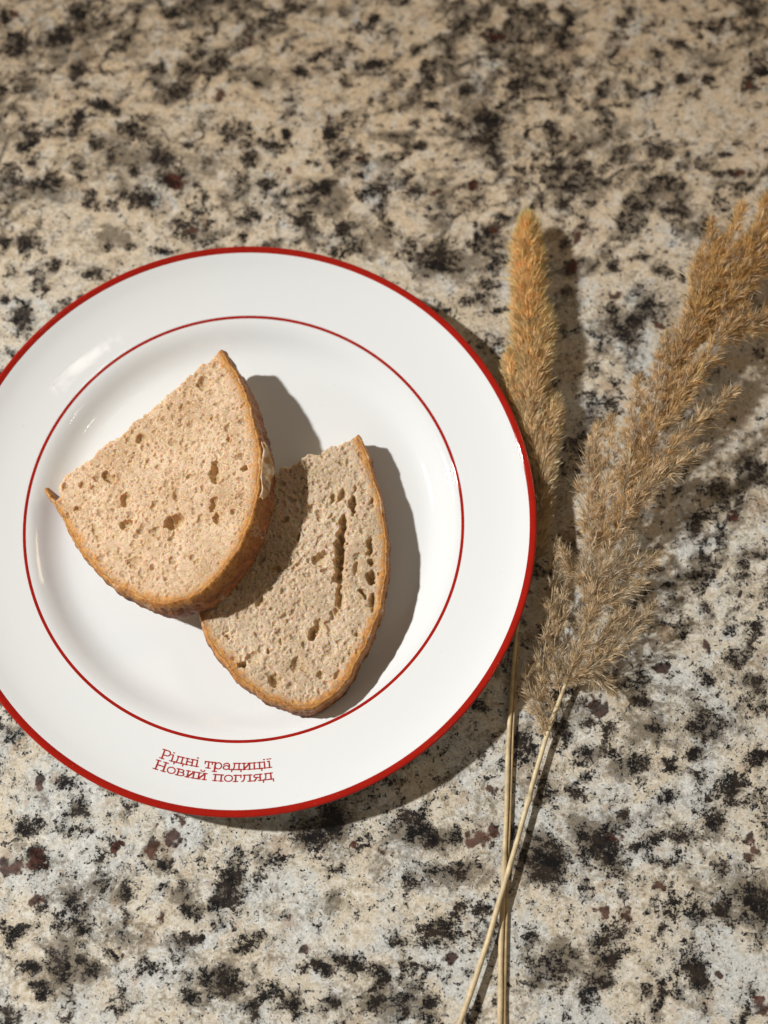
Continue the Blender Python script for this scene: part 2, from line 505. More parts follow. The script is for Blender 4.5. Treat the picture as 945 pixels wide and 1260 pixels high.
def build_counter():
    def axis(lo, hi, a, b, fine, coarse):
        return np.unique(np.round(np.r_[np.arange(lo, a, coarse), np.arange(a, b, fine), np.arange(b, hi + coarse, coarse)], 5))
    xs = axis(-0.9, 0.9, -0.24, 0.24, 0.0011, 0.012)
    ys = axis(-0.7, 0.9, -0.30, 0.34, 0.0011, 0.012)
    X, Y = np.meshgrid(xs, ys)
    x, y = X.ravel(), Y.ravel()
    # warp the clots so that none keeps a plain oval outline
    wx = x + (fbm(x / 0.006, y / 0.006, 3, 3) - 0.5) * 0.007
    wy = y + (fbm(x / 0.006, y / 0.006, 8, 3) - 0.5) * 0.007

    def inside(px, py):
        q = at(px, py, 0)
        return q[:2]

    def stamp(rows, grow=1.0, power=2):
        f = np.zeros_like(x)
        for r in rows:
            if len(r) == 3:                      # random clot in metres: (centre, (rx, ry, turn), weight)
                c, (rx, ry, a), s = r
            else:
                px, py, rx, ry, a, s = (list(r) + [0, 1.0])[:6] if len(r) < 6 else r
                if len(r) == 5:
                    a, s = r[4], 1.0
                c = inside(px, py)
                k = 0.372e-3
                rx, ry, a = rx * k, ry * k * 1.035, -R(a)
            m = max(rx, ry) * 2.6 * grow
            i = np.nonzero((abs(x - c[0]) < m) & (abs(y - c[1]) < m))[0]
            dx, dy = wx[i] - c[0], wy[i] - c[1]
            u = (dx * math.cos(a) + dy * math.sin(a)) / (rx * grow)
            v = (-dx * math.sin(a) + dy * math.cos(a)) / (ry * grow)
            f[i] = np.maximum(f[i], s * np.exp(-(u * u + v * v) * 0.75))
        return f

    # the same stone goes on outside the photograph
    lo, hi = at(0, 1260, 0), at(945, 0, 0)
    rd, rg, rh = [], [], []
    def outside(c):
        return not (-0.185 < c[0] < 0.185 and lo[1] - .004 < c[1] < hi[1] + .004)
    plate_c = at(298, 635.5, 0)
    for _ in range(2600):
        c = np.array([rng.uniform(-0.9, 0.9), rng.uniform(-0.7, 0.9)])
        if outside(c):
            t = rng.uniform(0, 3.14)
            e = (rng.uniform(.002, .008), rng.uniform(.0015, .005), t)
            q = rng.random()
            if q < .68:
                rd.append((c, e, rng.uniform(.6, 1.1)))
            elif q < .82:
                rg.append((c, (e[0] * .6, e[1] * .8, t), 1.0))
            else:
                rh.append((c, (e[0] * 2, e[1] * 2, t), 1.0))
    dark = stamp(DARK, 1.04) * .84
    garnet = stamp(GARNET, 1.1) * .95
    haze = stamp(HAZE, 1.1) * .8
    for a_, b_ in ((dark, rd), (garnet, rg), (haze, rh)):
        np.maximum(a_, stamp(b_), out=a_)
    # thin dark seams that join the clots, running mostly up to the right
    a_ = x * .83 + y * .56
    b_ = -x * .56 + y * .83
    sx, sy = a_ / .030 + fbm(x / .02, y / .02, 61, 3) * 1.6, b_ / .013 + fbm(x / .02, y / .02, 67, 3) * 1.6
    seam = 1 - np.abs(fbm(sx, sy, 23, 3, .5) - .5) * 9
    where = np.clip((fbm(x / .05, y / .05, 29, 3) - .40) * 4.5, 0, 1)
    where = where * np.clip(.34 + (y + .10) * 2.2 + np.clip(x - .05, 0, 1) * 1.0, .15, 1)
    dark = np.maximum(dark, np.clip(seam, 0, 1) * where * .52)
    haze = np.maximum(haze, np.clip(seam + .5, 0, 1) * where * .55)
    loose = fbm(x / 0.011, y / 0.011, 21, 4, .6)
    dark = np.maximum(dark, np.clip((loose - 0.585) * 4.0, 0, .5))
    warm = np.clip((y - .02 + (fbm(x / .08, y / .08, 71, 3) - .5) * .12) / .20, 0, 1)
    W, H = len(xs), len(ys)
    idx = np.arange(W * H).reshape(H, W)
    f = np.stack([idx[:-1, :-1], idx[:-1, 1:], idx[1:, 1:], idx[1:, :-1]], -1).reshape(-1, 4)
    # a slab: skirt and underside
    ring = np.r_[idx[0, :], idx[1:, -1], idx[-1, -2::-1], idx[-2:0:-1, 0]]
    n0 = W * H
    v = np.c_[x, y, np.zeros_like(x)]
    low = v[ring].copy()
    low[:, 2] = -0.03
    m = len(ring)
    k = np.arange(m)
    sk = np.stack([ring, n0 + k, n0 + (k + 1) % m, ring[(k + 1) % m]], -1)
    corners = [n0 + 0, n0 + W - 1, n0 + W + H - 2, n0 + 2 * W + H - 3]
    faces = np.vstack([f, sk, np.array([corners[::-1]])])
    verts = np.vstack([v, low])
    z = np.zeros(m)
    o = mesh_obj("countertop", verts, faces, M_GRANITE, smooth=False,
                 attrs={"dark": np.r_[dark, z], "garnet": np.r_[garnet, z], "haze": np.r_[haze, z], "warm": np.r_[warm, z]})
    tag(o, "polished cream and black speckled granite countertop", kind="structure")


build_counter()

# ------------------------------------------------------------------ plate
PC = at(298, 635.5, 0.0205)
PROFILE = [(0, 5.0), (40, 5.0), (70, 5.0), (78, 5.15), (83, 5.9), (87.5, 7.9), (91.5, 10.6), (95, 12.5), (98, 13.3), (103, 14.1), (112, 15.8), (120, 17.9),
           (126.0, 20.2), (128.6, 21.2), (129.7, 21.2), (130.05, 20.5), (129.8, 19.6), (128.6, 18.7), (124, 17.0), (112, 13.7), (102, 11.2), (95, 8.4), (89, 4.6),
           (84, 2.3), (82.2, 1.4), (81.6, 0.4), (81.0, 0.0), (78.5, 0.0), (77.8, 0.5), (77, 2.0), (60, 2.4), (0, 2.4)]


def rim_z(r):
    s = np.array(PROFILE[:14], float)
    q = PROFILE_FINE
    return np.interp(r, q[:, 0], q[:, 1])


def smooth_profile(pts, n):
    return catmull(np.array(pts, float), n)


PROFILE_FINE = smooth_profile(PROFILE[:14], 400)


def lathe(prof, seg=256):
    prof = np.asarray(prof, float) * 1e-3
    n = len(prof)
    t = np.linspace(0, 2 * math.pi, seg, endpoint=False)
    v = np.stack([prof[:, 0][:, None] * np.cos(t), prof[:, 0][:, None] * np.sin(t), np.repeat(prof[:, 1][:, None], seg, 1)], -1).reshape(-1, 3)
    i = np.arange(n - 1)[:, None] * seg
    k = np.arange(seg)[None]
    k2 = (k + 1) % seg
    f = np.stack([i + k, i + k2, i + seg + k2, i + seg + k], -1).reshape(-1, 4)
    return v, f[:, ::-1]


plate = empty("plate", (PC[0], PC[1], 0))
tag(plate, "round white porcelain plate with red rim line, inner red ring and red lettering", "plate")
pv, pf = lathe([(max(r, 0.02), z) for r, z in smooth_profile(PROFILE, 150)])
mesh_obj("dish", pv, pf, M_WHITE, plate)


def strip(name, r0, r1, n, mat, lift=0.10):
    q = smooth_profile(PROFILE[:19], 1600)
    keep = []
    L = np.r_[0, np.cumsum(np.linalg.norm(np.diff(q, axis=0), axis=1))]
    u = np.linspace(r0, r1, n)                      # arc length along the profile
    c = np.stack([np.interp(u, L, q[:, 0]), np.interp(u, L, q[:, 1])], 1)
    tg = np.gradient(c, axis=0)
    tg /= np.linalg.norm(tg, axis=1)[:, None]
    nrm = np.stack([-tg[:, 1], tg[:, 0]], 1)
    h = np.full(n, lift)
    h[0] = h[-1] = -0.06
    c = c + nrm * h[:, None]
    v, f = lathe(c, 256)
    return mesh_obj(name, v, f, mat, plate)


_q = smooth_profile(PROFILE[:19], 1600)
_L = np.r_[0, np.cumsum(np.linalg.norm(np.diff(_q, axis=0), axis=1))]


def arc_at(r):
    i = np.argmax(_q[:, 0])
    return np.interp(r, _q[:i, 0], _L[:i])


o = strip("inner_ring", arc_at(97.05), arc_at(98.65), 7, M_RED, 0.05)
o["label"] = "thin red ring painted inside the plate rim"
o = strip("rim_band", arc_at(126.8), _L[np.argmax(_q[:, 0])] + 0.25, 16, M_RED, 0.06)
o["label"] = "wider red band painted along the plate edge"


# lettering: slab serif strokes, x height 1
def arc(cx, cy, rx, ry, a0, a1, n=14):
    return [(cx + rx * math.cos(R(a)), cy + ry * math.sin(R(a))) for a in np.linspace(a0, a1, n)]


def sf(x, y, w=.22, w2=None):
    return [(x - w, y), (x + (w if w2 is None else w2), y)]


def dot(x, y):
    return [(x - .06, y), (x + .06, y)]


GLYPH = {
    'Р': (1.28, [[(.28, 0), (.28, 1.45)], sf(.28, 0, .26), [(.02, 1.45), (.75, 1.45)] + arc(.75, 1.03, .38, .42, 90, -90) + [(.28, .61)]]),
    'і': (.60, [[(.28, 0), (.28, 1)], sf(.28, 0, .24), sf(.28, 1, .22, 0), dot(.26, 1.4)]),
    'ї': (.66, [[(.30, 0), (.30, 1)], sf(.30, 0, .24), sf(.30, 1, .22, 0), dot(.12, 1.4), dot(.46, 1.4)]),
    'д': (1.30, [[(.06, -.30), (.06, 0), (1.20, 0), (1.20, -.30)], [(.22, 0), (.34, .35), (.38, 1)], [(.95, 0), (.95, 1)], [(.24, 1), (1.14, 1)]]),
    'н': (1.30, [[(.28, 0), (.28, 1)], [(.98, 0), (.98, 1)], sf(.28, 0), sf(.98, 0), sf(.28, 1), sf(.98, 1), [(.28, .52), (.98, .52)]]),
    'т': (1.10, [[(.08, .70), (.08, 1), (1.0, 1), (1.0, .70)], [(.54, 0), (.54, 1)], sf(.54, 0, .26)]),
    'р': (1.25, [[(.28, -.45), (.28, 1)], sf(.28, -.45, .24), sf(.28, 1, .24, 0), arc(.69, .5, .41, .5, 180, -180, 24)]),
    'а': (1.12, [arc(.46, .30, .36, .31, 90, 360 + 90, 20), [(.14, .78)] + arc(.50, .66, .34, .34, 140, 0, 10) + [(.84, .12), (.92, 0), (1.06, 0)], [(.46, .61), (.84, .58)]]),
    'и': (1.30, [[(.28, 0), (.28, 1)], [(.98, 0), (.98, 1)], sf(.28, 0), sf(.98, 0), sf(.28, 1), sf(.98, 1), [(.28, .05), (.98, .95)]]),
    'ц': (1.30, [[(.28, 1), (.28, 0), (1.20, 0), (1.20, -.28)], [(.95, 0), (.95, 1)], sf(.28, 1), sf(.95, 1), sf(.28, 0, .2, 0)]),
    'Н': (1.56, [[(.30, 0), (.30, 1.45)], [(1.22, 0), (1.22, 1.45)], sf(.30, 0, .26), sf(1.22, 0, .26), sf(.30, 1.45, .26), sf(1.22, 1.45, .26), [(.30, .74), (1.22, .74)]]),
    'о': (1.08, [arc(.53, .5, .45, .5, 0, 360, 26)]),
    'в': (1.14, [[(.28, 0), (.28, 1)], [(.06, 1), (.62, 1)] + arc(.62, .77, .26, .23, 90, -90, 8) + [(.28, .54)], [(.62, .54)] + arc(.66, .27, .32, .27, 90, -90, 10) + [(.06, 0)]]),
    'п': (1.30, [[(.28, 0), (.28, 1)], [(.98, 0), (.98, 1)], sf(.28, 0), sf(.98, 0), [(.06, 1), (1.20, 1)]]),
    'г': (.98, [[(.28, 0), (.28, 1)], sf(.28, 0, .24), [(.06, 1), (.88, 1), (.88, .68)]]),
    'л': (1.22, [[(.02, 0), (.16, .04), (.28, .30), (.34, 1)], [(.95, 0), (.95, 1)], [(.18, 1), (1.16, 1)], sf(.95, 0)]),
    'я': (1.22, [[(.92, 0), (.92, 1)], sf(.92, 0), [(1.14, 1), (.52, 1)] + arc(.52, .76, .32, .24, 90, 270, 9) + [(.92, .52)], [(.56, .52), (.26, 0)], sf(.22, 0, .2, .12)]),
    ' ': (.62, []),
}
GLYPH['й'] = (GLYPH['и'][0], GLYPH['и'][1] + [arc(.63, 1.52, .24, .22, 200, 340, 9)])


def lettering(text, r_base, a0, a1, xh, width, label):
    total = sum(GLYPH[c][0] for c in text)
    k = R(a1 - a0) * r_base / total                # horizontal unit in mm
    V, F = [], []
    x = 0.0

    def put(px, py, h):
        r = r_base - py * xh
        a = R(a0) + px * k / r_base
        V.append((r * math.cos(a) * 1e-3, r * math.sin(a) * 1e-3, (rim_z(r) + h) * 1e-3))
    for c in text:
        w, strokes = GLYPH[c]
        for s in strokes:
            s = [(x + p[0], p[1]) for p in s]
            for p, q in zip(s[:-1], s[1:]):
                d = np.array([(q[0] - p[0]) * k, (q[1] - p[1]) * xh])
                L = np.linalg.norm(d)
                if L < 1e-6:
                    continue
                d /= L
                nn = np.array([-d[1], d[0]])
                hw = width / 2 * (0.92 if abs(d[0]) > .8 else 1.08)
                e = hw * .8
                b = len(V)
                for base, sgn in ((p, -1), (q, 1)):
                    for off, h in ((-hw, -0.012), (0, 0.035), (hw, -0.012)):
                        mx, my = base[0] * k + d[0] * e * sgn + nn[0] * off, base[1] * xh + d[1] * e * sgn + nn[1] * off
                        put(mx / k, my / xh, h)
                F.append((b, b + 3, b + 4, b + 1))
                F.append((b + 1, b + 4, b + 5, b + 2))
        x += w
    o = mesh_obj("lettering", V, F, M_PRINT, plate, smooth=False)
    o["label"] = label


lettering("Рідні традиції", 109.85, -107.4, -82.0, 2.6, 0.78, "upper line of red lettering on the plate rim")
lettering("Новий погляд", 114.9, -107.9, -81.9, 2.6, 0.78, "lower line of red lettering on the plate rim")


# ------------------------------------------------------------------ bread
def pits_raster(holes, lo, hi, seed, n_small, step=0.00018):
    """relief of the crumb on a regular raster (metres, negative = hole)"""
    rg = np.random.default_rng(seed)
    nx, ny = int((hi[0] - lo[0]) / step) + 2, int((hi[1] - lo[1]) / step) + 2
    gx, gy = np.meshgrid(lo[0] + np.arange(nx) * step, lo[1] + np.arange(ny) * step)
    wx = gx + (fbm(gx / .0021, gy / .0021, seed, 4) - .5) * .0030
    wy = gy + (fbm(gx / .0021, gy / .0021, seed + 9, 4) - .5) * .0030
    z = (fbm(gx / .014, gy / .014, seed + 3, 3) - .5) * .0018 + (fbm(gx / .0022, gy / .0022, seed + 5, 4, .6) - .5) * .0005

    def pit(cx, cy, rx, ry, a, depth, p=.5, warp=1.0):
        m = max(rx, ry) * 1.5 + .0012
        i0, i1 = max(0, int((cx - m - lo[0]) / step)), min(nx, int((cx + m - lo[0]) / step) + 1)
        j0, j1 = max(0, int((cy - m - lo[1]) / step)), min(ny, int((cy + m - lo[1]) / step) + 1)
        if i1 <= i0 or j1 <= j0:
            return
        s = (slice(j0, j1), slice(i0, i1))
        dx, dy = gx[s] + (wx[s] - gx[s]) * warp - cx, gy[s] + (wy[s] - gy[s]) * warp - cy
        u = (dx * math.cos(a) + dy * math.sin(a)) / rx
        v = (-dx * math.sin(a) + dy * math.cos(a)) / ry
        q = np.clip(1 - u * u - v * v, 0, 1)
        z[s] = np.minimum(z[s], z[s] * .3 - depth * q ** p + .0001 * (q > 0))
    for _ in range(n_small):
        r = min(.0017, .00028 * math.exp(abs(rg.normal(0, .60))))
        a = rg.uniform(0, 3.14)
        pit(rg.uniform(lo[0], hi[0]), rg.uniform(lo[1], hi[1]), r * rg.uniform(.9, 1.5), r, a, r * rg.uniform(.5, 1.5), .65, min(.8, r / .0016))
    for _ in range(70):
        r = rg.uniform(.0007, .0017)
        pit(rg.uniform(lo[0], hi[0]), rg.uniform(lo[1], hi[1]), r * rg.uniform(1, 1.9), r, rg.uniform(0, 3.14), r * rg.uniform(.5, 1.5), .6)
    for cx, cy, rx, ry, a, dp in holes:
        pit(cx, cy, rx, ry, a, dp, .42)
    for _ in range(1):                                # torn crumb has no hard edges
        z = (z + np.roll(z, 1, 0) + np.roll(z, -1, 0) + np.roll(z, 1, 1) + np.roll(z, -1, 1)) / 5
    return z, lo, step


def sample(rast, x, y):
    z, lo, st = rast
    fx = np.clip((x - lo[0]) / st, 0, z.shape[1] - 1.001)
    fy = np.clip((y - lo[1]) / st, 0, z.shape[0] - 1.001)
    i, j = fx.astype(int), fy.astype(int)
    u, v = fx - i, fy - j
    return (z[j, i] * (1 - u) + z[j, i + 1] * u) * (1 - v) + (z[j + 1, i] * (1 - u) + z[j + 1, i + 1] * u) * v


def bread(label, crust_px, cut_px, p0, nrm, thick, holes_px, mat, seed, bulge, crust_skip=0):
    p0, nrm = np.array(p0, float), np.array(nrm, float)
    nrm /= np.linalg.norm(nrm)
    U = np.array([1.0, 0, 0]) - nrm * nrm[0]
    U /= np.linalg.norm(U)
    Vv = np.cross(nrm, U)

    def loc(px, py):
        q = at_plane(px, py, p0, nrm) - p0
        return np.array([q @ U, q @ Vv])
    root = empty("bread_slice")
    m = Matrix.Identity(4)
    base = p0 - nrm * thick
    for i in range(3):
        m[i][0], m[i][1], m[i][2], m[i][3] = U[i], Vv[i], nrm[i], base[i]
    root.matrix_world = m
    tag(root, label, "bread", "bread slices on the plate")

    cr = np.array([loc(*p) for p in crust_px])
    ct = np.array([loc(*p) for p in cut_px])
    crs = catmull(cr, 620)
    tg = np.gradient(crs, axis=0)
    tg /= np.linalg.norm(tg, axis=1)[:, None]
    out = np.stack([tg[:, 1], -tg[:, 0]], 1)          # outward for a counter clockwise run
    s_len = np.r_[0, np.cumsum(np.linalg.norm(np.diff(crs, axis=0), axis=1))]
    wob = (fbm(s_len / .006, s_len * 0, seed + 40, 4, .55) - .5) * .0016
    crs = crs + out * wob[:, None]

    # --- crumb: top relief, cut sides and underside as one body
    k0 = int(len(crs) * crust_skip)
    inner = crs[k0:] - out[k0:] * .0002
    cts = catmull(ct, 260)
    tn = np.gradient(cts, axis=0)
    tn /= np.linalg.norm(tn, axis=1)[:, None]
    tn = np.stack([tn[:, 1], -tn[:, 0]], 1)
    u = np.arange(len(cts)) / 1.0
    tear = (fbm(u / 17, u * 0, seed + 50, 5, .72) - .5) * .0048
    cts = cts + tn * tear[:, None]
    loop = np.vstack([inner, cts[2:-2]])
    is_crust = np.r_[np.ones(len(inner)), np.zeros(len(cts) - 4)]
    Lc = np.r_[0, np.cumsum(np.linalg.norm(np.diff(np.vstack([loop, loop[:1]]), axis=0), axis=1))]
    NA, NR = 1250, 220
    mid_c = loop.mean(0)
    th = np.unwrap(np.arctan2(loop[:, 1] - mid_c[1], loop[:, 0] - mid_c[0]))
    run = np.maximum.accumulate(th)
    good = np.r_[True, run[1:] > run[:-1] + 1e-5] & (th < th[0] + 2 * math.pi - 1e-3)
    loop = loop[good]
    Lc = np.r_[0, np.cumsum(np.linalg.norm(np.diff(np.vstack([loop, loop[:1]]), axis=0), axis=1))]
    uu = np.linspace(0, Lc[-1], NA, endpoint=False)
    cl = np.vstack([loop, loop[:1]])
    ring = np.stack([np.interp(uu, Lc, cl[:, i]) for i in (0, 1)], 1)
    cen = mid_c
    t = (np.arange(1, NR + 1) / NR) ** .8
    XY = cen + (ring - cen)[None] * t[:, None, None]
    flat = XY.reshape(-1, 2)
    lo, hi = ring.min(0) - .002, ring.max(0) + .002
    holes = []
    for h in holes_px:
        x, y, rx, ry, a, d = (list(h) + [0, 1.0])[:6] if len(h) < 6 else h
        if len(h) == 5:
            a, d = h[4], 1.0
        c = loc(x, y)
        k = 0.352e-3
        holes.append((c[0], c[1], rx * k, ry * k, -R(a), d * min(rx, ry) * k * 1.9))
    rast = pits_raster(holes, lo, hi, seed, 8000)
    z = sample(rast, flat[:, 0], flat[:, 1]).reshape(NR, NA)
    edge = np.linalg.norm(ring[None] - XY, axis=2)
    # rind tint: distance to the crust
    step = 6
    cs = crs[::step]
    d2 = np.full(len(flat), 1.0)
    for c in cs:
        d2 = np.minimum(d2, (flat[:, 0] - c[0]) ** 2 + (flat[:, 1] - c[1]) ** 2)
    dc = np.sqrt(d2).reshape(NR, NA)
    z = z * np.clip((dc - .0008) / .0030, .06, 1)
    z = z - np.exp(-edge / .0006) * .00035
    rind = np.exp(-np.sqrt(d2) / .0046).reshape(NR, NA)
    cell = np.zeros(len(flat))                        # ochre in the big bubbles: gelled skin, plus scattered light put into the colour
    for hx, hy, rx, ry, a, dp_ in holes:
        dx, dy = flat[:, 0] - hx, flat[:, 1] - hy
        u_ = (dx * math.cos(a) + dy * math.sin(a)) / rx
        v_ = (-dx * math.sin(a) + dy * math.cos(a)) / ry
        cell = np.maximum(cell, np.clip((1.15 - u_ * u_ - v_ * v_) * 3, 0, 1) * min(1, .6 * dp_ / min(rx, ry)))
    top = np.concatenate([XY, (thick + z)[..., None]], 2)
    z0 = sample(rast, cen[:1], cen[1:])[0]
    rows = [top]
    rr = [rind]
    nside = 14
    rgh = np.random.default_rng(seed + 2)
    sidez = np.linspace(0, 1, nside + 1)[1:]
    for q in sidez:
        zz = top[-1, :, 2] * (1 - q)
        nz = (fbm(uu / .0014, uu * 0 + q * thick / .0014, seed + 70, 3, .6) - .5) * .0016 * math.sin(math.pi * min(1, q * .98 + .02))
        dirn = (ring - cen) / np.linalg.norm(ring - cen, axis=1)[:, None]
        rows.append(np.concatenate([ring + dirn * nz[:, None], zz[:, None]], 1)[None])
        rr.append(np.zeros((1, NA)))
    allv = np.concatenate(rows, 0)
    NRR = allv.shape[0]
    V = np.vstack([allv.reshape(-1, 3), [[cen[0], cen[1], thick + z0]], [[cen[0], cen[1], 0.0]]])
    rattr = np.r_[np.concatenate(rr, 0).ravel(), 0, 0]
    i = np.arange(NRR - 1)[:, None] * NA
    k = np.arange(NA)[None]
    k2 = (k + 1) % NA
    quads = np.stack([i + k, i + NA + k, i + NA + k2, i + k2], -1).reshape(-1, 4)
    tri = np.concatenate([quads[:, [0, 1, 2]], quads[:, [0, 2, 3]]])
    kk = np.arange(NA)
    kk2 = (kk + 1) % NA
    cap = np.stack([np.full(NA, NRR * NA), kk, kk2], -1)
    bot = np.stack([np.full(NA, NRR * NA + 1), (NRR - 1) * NA + kk2, (NRR - 1) * NA + kk], -1)
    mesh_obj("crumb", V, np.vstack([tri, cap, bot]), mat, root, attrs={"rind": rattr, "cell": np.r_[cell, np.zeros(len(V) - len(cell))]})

    # --- crust: a shell round the baked side with a lip over the cut face
    n = len(crs)
    prof = [(.0012, -.0018), (.0009, -.0009), (.0005, -.00022), (.0000, -.00012), (-.0004, -.0004), (-.0006, -.0010)]
    for q in np.linspace(.10, .92, 16):
        prof.append((-.0006 - math.sin(math.pi * q) * .0006, -q * thick))
    prof += [(-.0003, -.965 * thick), (.0003, -thick + .0001), (.0012, -thick + .0002), (.0018, -thick * .9)]
    npf = len(prof)
    P = np.zeros((n, npf, 3))
    wall = np.zeros((n, npf))
    lipw = .75 + .6 * fbm(s_len / .004, s_len * 0 + 3, seed + 80, 4, .6)
    f_s = np.linspace(0, 1, n)
    bl = np.interp(f_s, [b[0] for b in bulge], [b[1] for b in bulge])
    taper = np.clip(np.minimum(f_s, 1 - f_s) / .02, .25, 1)
    for j, (ins, dz) in enumerate(prof):
        q = min(1, max(0, -dz / thick))
        rough = (fbm(s_len / .0030, np.full(n, q * thick / .0030), seed + 90, 5, .65) - .5) * .0024 * min(1, q * 4 + .08)
        ii = ins * (lipw if ins > 0 and q < .2 else np.ones(n))
        off = -ii + rough + bl * (q ** .8 if q < .6 else .665 - (q - .6) * .55)
        P[:, j, :2] = crs + out * off[:, None]
        zz = thick + dz
        P[:, j, 2] = zz
        wall[:, j] = q * 1.5
    P[:, :, 2] = np.maximum(P[:, :, 2], 0.0)
    i = np.arange(n - 1)[:, None] * npf
    k = np.arange(npf)[None]
    k2 = (k + 1) % npf
    f = np.stack([i + k, i + k2, i + npf + k2, i + npf + k], -1).reshape(-1, 4)
    f = [tuple(q) for q in f] + [tuple(range(npf - 1, -1, -1)), tuple((n - 1) * npf + q for q in range(npf))]
    mesh_obj("crust", P.reshape(-1, 3), f, M_CRUST, root, attrs={"wall": wall.ravel()})
    return root, crs, out, thick


WELL = 0.0050
# lower slice, flat in the well, its round end a little up on the well's wall
c2 = at(375, 720, WELL + .0172)
S2_CRUST = [(440,535),(447,547),(455,570),(463,600),(470,632),(474,665),(475,700),(471,730),(464,757),(452,787),(438,815),(424,838),(408,856),(390,868),(370,871),
            (345,864),(318,851),(292,831),(272,808),(257,783),(247,757),(250,725),(262,690),(280,648),(296,616)][::-1]
S2_CUT = [(440,535),(425,543),(400,554),(365,568),(335,582),(312,600),(296,616)]
S2_HOLES = [(421,655,5,12,4,1.6),(418,680,6,12,4,1.6),(417,702,5,10,0,1.5),(418,725,4,12,0,1.0),(423,643,6,12,0,1.6),(419,668,7,16,4,1.6),(418,690,7,14,6,1.6),(417,710,6,9,0,1.4),(418,738,6,14,-5,.9),(414,754,4,5),(435,621,5,13,0,1.6),(421,608,5,9,25),(410,613,4,6),
            (437,600,3,4),(455,672,5,13,-5,1.4),(458,692,4,5,0,1.5),(457,711,7,9,0,1.5),(447,730,4,8,-20,1.5),(459,741,5,12,0,1.3),(394,686,11,7,-30,.8),(439,699,5,8,0,.7),
            (382,622,3,3),(385,779,6,10,15,1.4),(393,770,6,8,0,.7),(298,818,6,5,0,1.5),(312,808,9,7,0,.5),(339,837,8,10,-25,.8),(364,818,7,10,0,.6),(372,821,5,4),(367,694,4,3),
            (439,780,4,4),(280,783,4,4),(394,830,4,5),(393,634,4,8,0,.6),(363,864,4,3),(458,618,3,6),(345,790,4,3),(330,800,3,4),(407,800,5,6,0,.6),(300,845,5,4,0,.6),
            (350,640,5,4),(365,660,4,5),(340,700,6,5,0,.8),(320,740,5,6,0,.8),(375,600,4,3),(420,570,4,3)]
bread("greyer bread slice lying flat on the plate, half under the other slice", S2_CRUST, S2_CUT, (c2[0], c2[1], WELL + .0172), (-.012, .040, 1), .0155, S2_HOLES, M_CRUMB2, 31,
      [(0, .0), (.25, .0003), (.5, .0006), (1, .0004)])

# upper slice, leaning on the lower one
S1_CRUST = [(55,601),(63,613),(75,633),(89,660),(105,684),(125,706),(150,724),(180,737),(210,741),(240,731),(266,709),(288,680),(304,648),(314,615),(319,582),(318,548),(311,514),(301,484),(288,456),(272,430)]
S1_CUT = [(272,430),(264,440),(247,452),(225,470),(200,492),(170,515),(140,540),(110,562),(88,578),(77,588),(72,600),(73,612)]
S1_HOLES = [(133,588,11,6,40,1.0),(154,615,6,11,15,.8),(155,645,8,7,0,.8),(214,642,13,10,-25,.9),(264,581,7,15,0,.9),(263,620,5,10,10,.9),(267,637,6,9,0,.9),(192,620,7,5,0,.5),(301,575,4,4,0,1.8),
            (174,539,8,8,0,.6),(250,471,8,10,0,.5),(167,691,9,8,0,.4),(213,690,5,4,0,.7),(213,545,7,5,0,.4),(101,596,4,7,20,.8),(233,586,3,3),(121,654,8,14,-30,.3),(82,635,4,4),(299,495,3,8,10,.8),
            (131,705,5,3),(262,482,6,4,0,.5),(96,625,4,4),(115,600,5,4,0,.6),(248,640,5,9,0,.4),(225,500,4,4,0,.6),(280,540,3,4),(262,515,4,5,0,.6),(165,670,5,4,0,.5),(240,690,4,4,0,.6),(195,575,4,4,0,.5)]
S1_P = at(75, 600, .0232)
s1, s1_crs, s1_out, s1_t = bread("warm tan bread slice leaning on top of the flat slice, crust toward the middle", S1_CRUST, S1_CUT, S1_P, (-.200, .094, 1), .0178, S1_HOLES, M_CRUMB1, 77,
      [(0, .0), (.25, .001), (.42, .0030), (.6, .0046), (.72, .003), (.85, .0012), (1, .0006)], crust_skip=.04)


def flake():
    """pale floured scale of crust that has lifted from the wall"""
    n = len(s1_crs)
    i0, i1 = int(n * .66), int(n * .775)
    ids = np.linspace(i0, i1, 40).astype(int)
    V, F = [], []
    m = 12
    for a, i in enumerate(ids):
        s = a / (len(ids) - 1)
        w = max(0.0, math.sin(math.pi * s)) ** .7
        for j in range(m):
            q = j / (m - 1)
            d = .0009 + .0022 * q * (1 - .3 * q) + .0005 * math.sin(9 * s + 4 * q) + .0022 * q * w * (.4 + .6 * s)
            z = s1_t - .0008 - q * (.0003 + .0078 * w * (.8 + .2 * math.sin(11 * s))) - .0006 * math.sin(14 * s) * q
            p = s1_crs[i] + s1_out[i] * d
            V.append((p[0], p[1], z))
    for a in range(len(ids) - 1):
        for j in range(m - 1):
            b = a * m + j
            F.append((b, b + m, b + m + 1, b + 1))
    g = NT("floured_crust")
    P = g.coord()
    nz = g.noise(P, 4, 4, .6)
    col = g.mix(g.ramp(nz, .40, .60), (0.46, 0.25, 0.09), (0.68, 0.54, 0.37))
    g.set(Base_Color=col, Roughness=.7, Normal=g.bump(nz, .0005, .6))
    o = mesh_obj("crust_flake", V, F, g.m, s1)
    md = o.modifiers.new("thickness", 'SOLIDIFY')
    md.thickness = .0005
    o["label"] = "pale floured flake of crust on the right side"


flake()


# ------------------------------------------------------------------ dry grasses
def lerp3(a, b, t):
    return np.array(a) * (1 - t) + np.array(b) * t


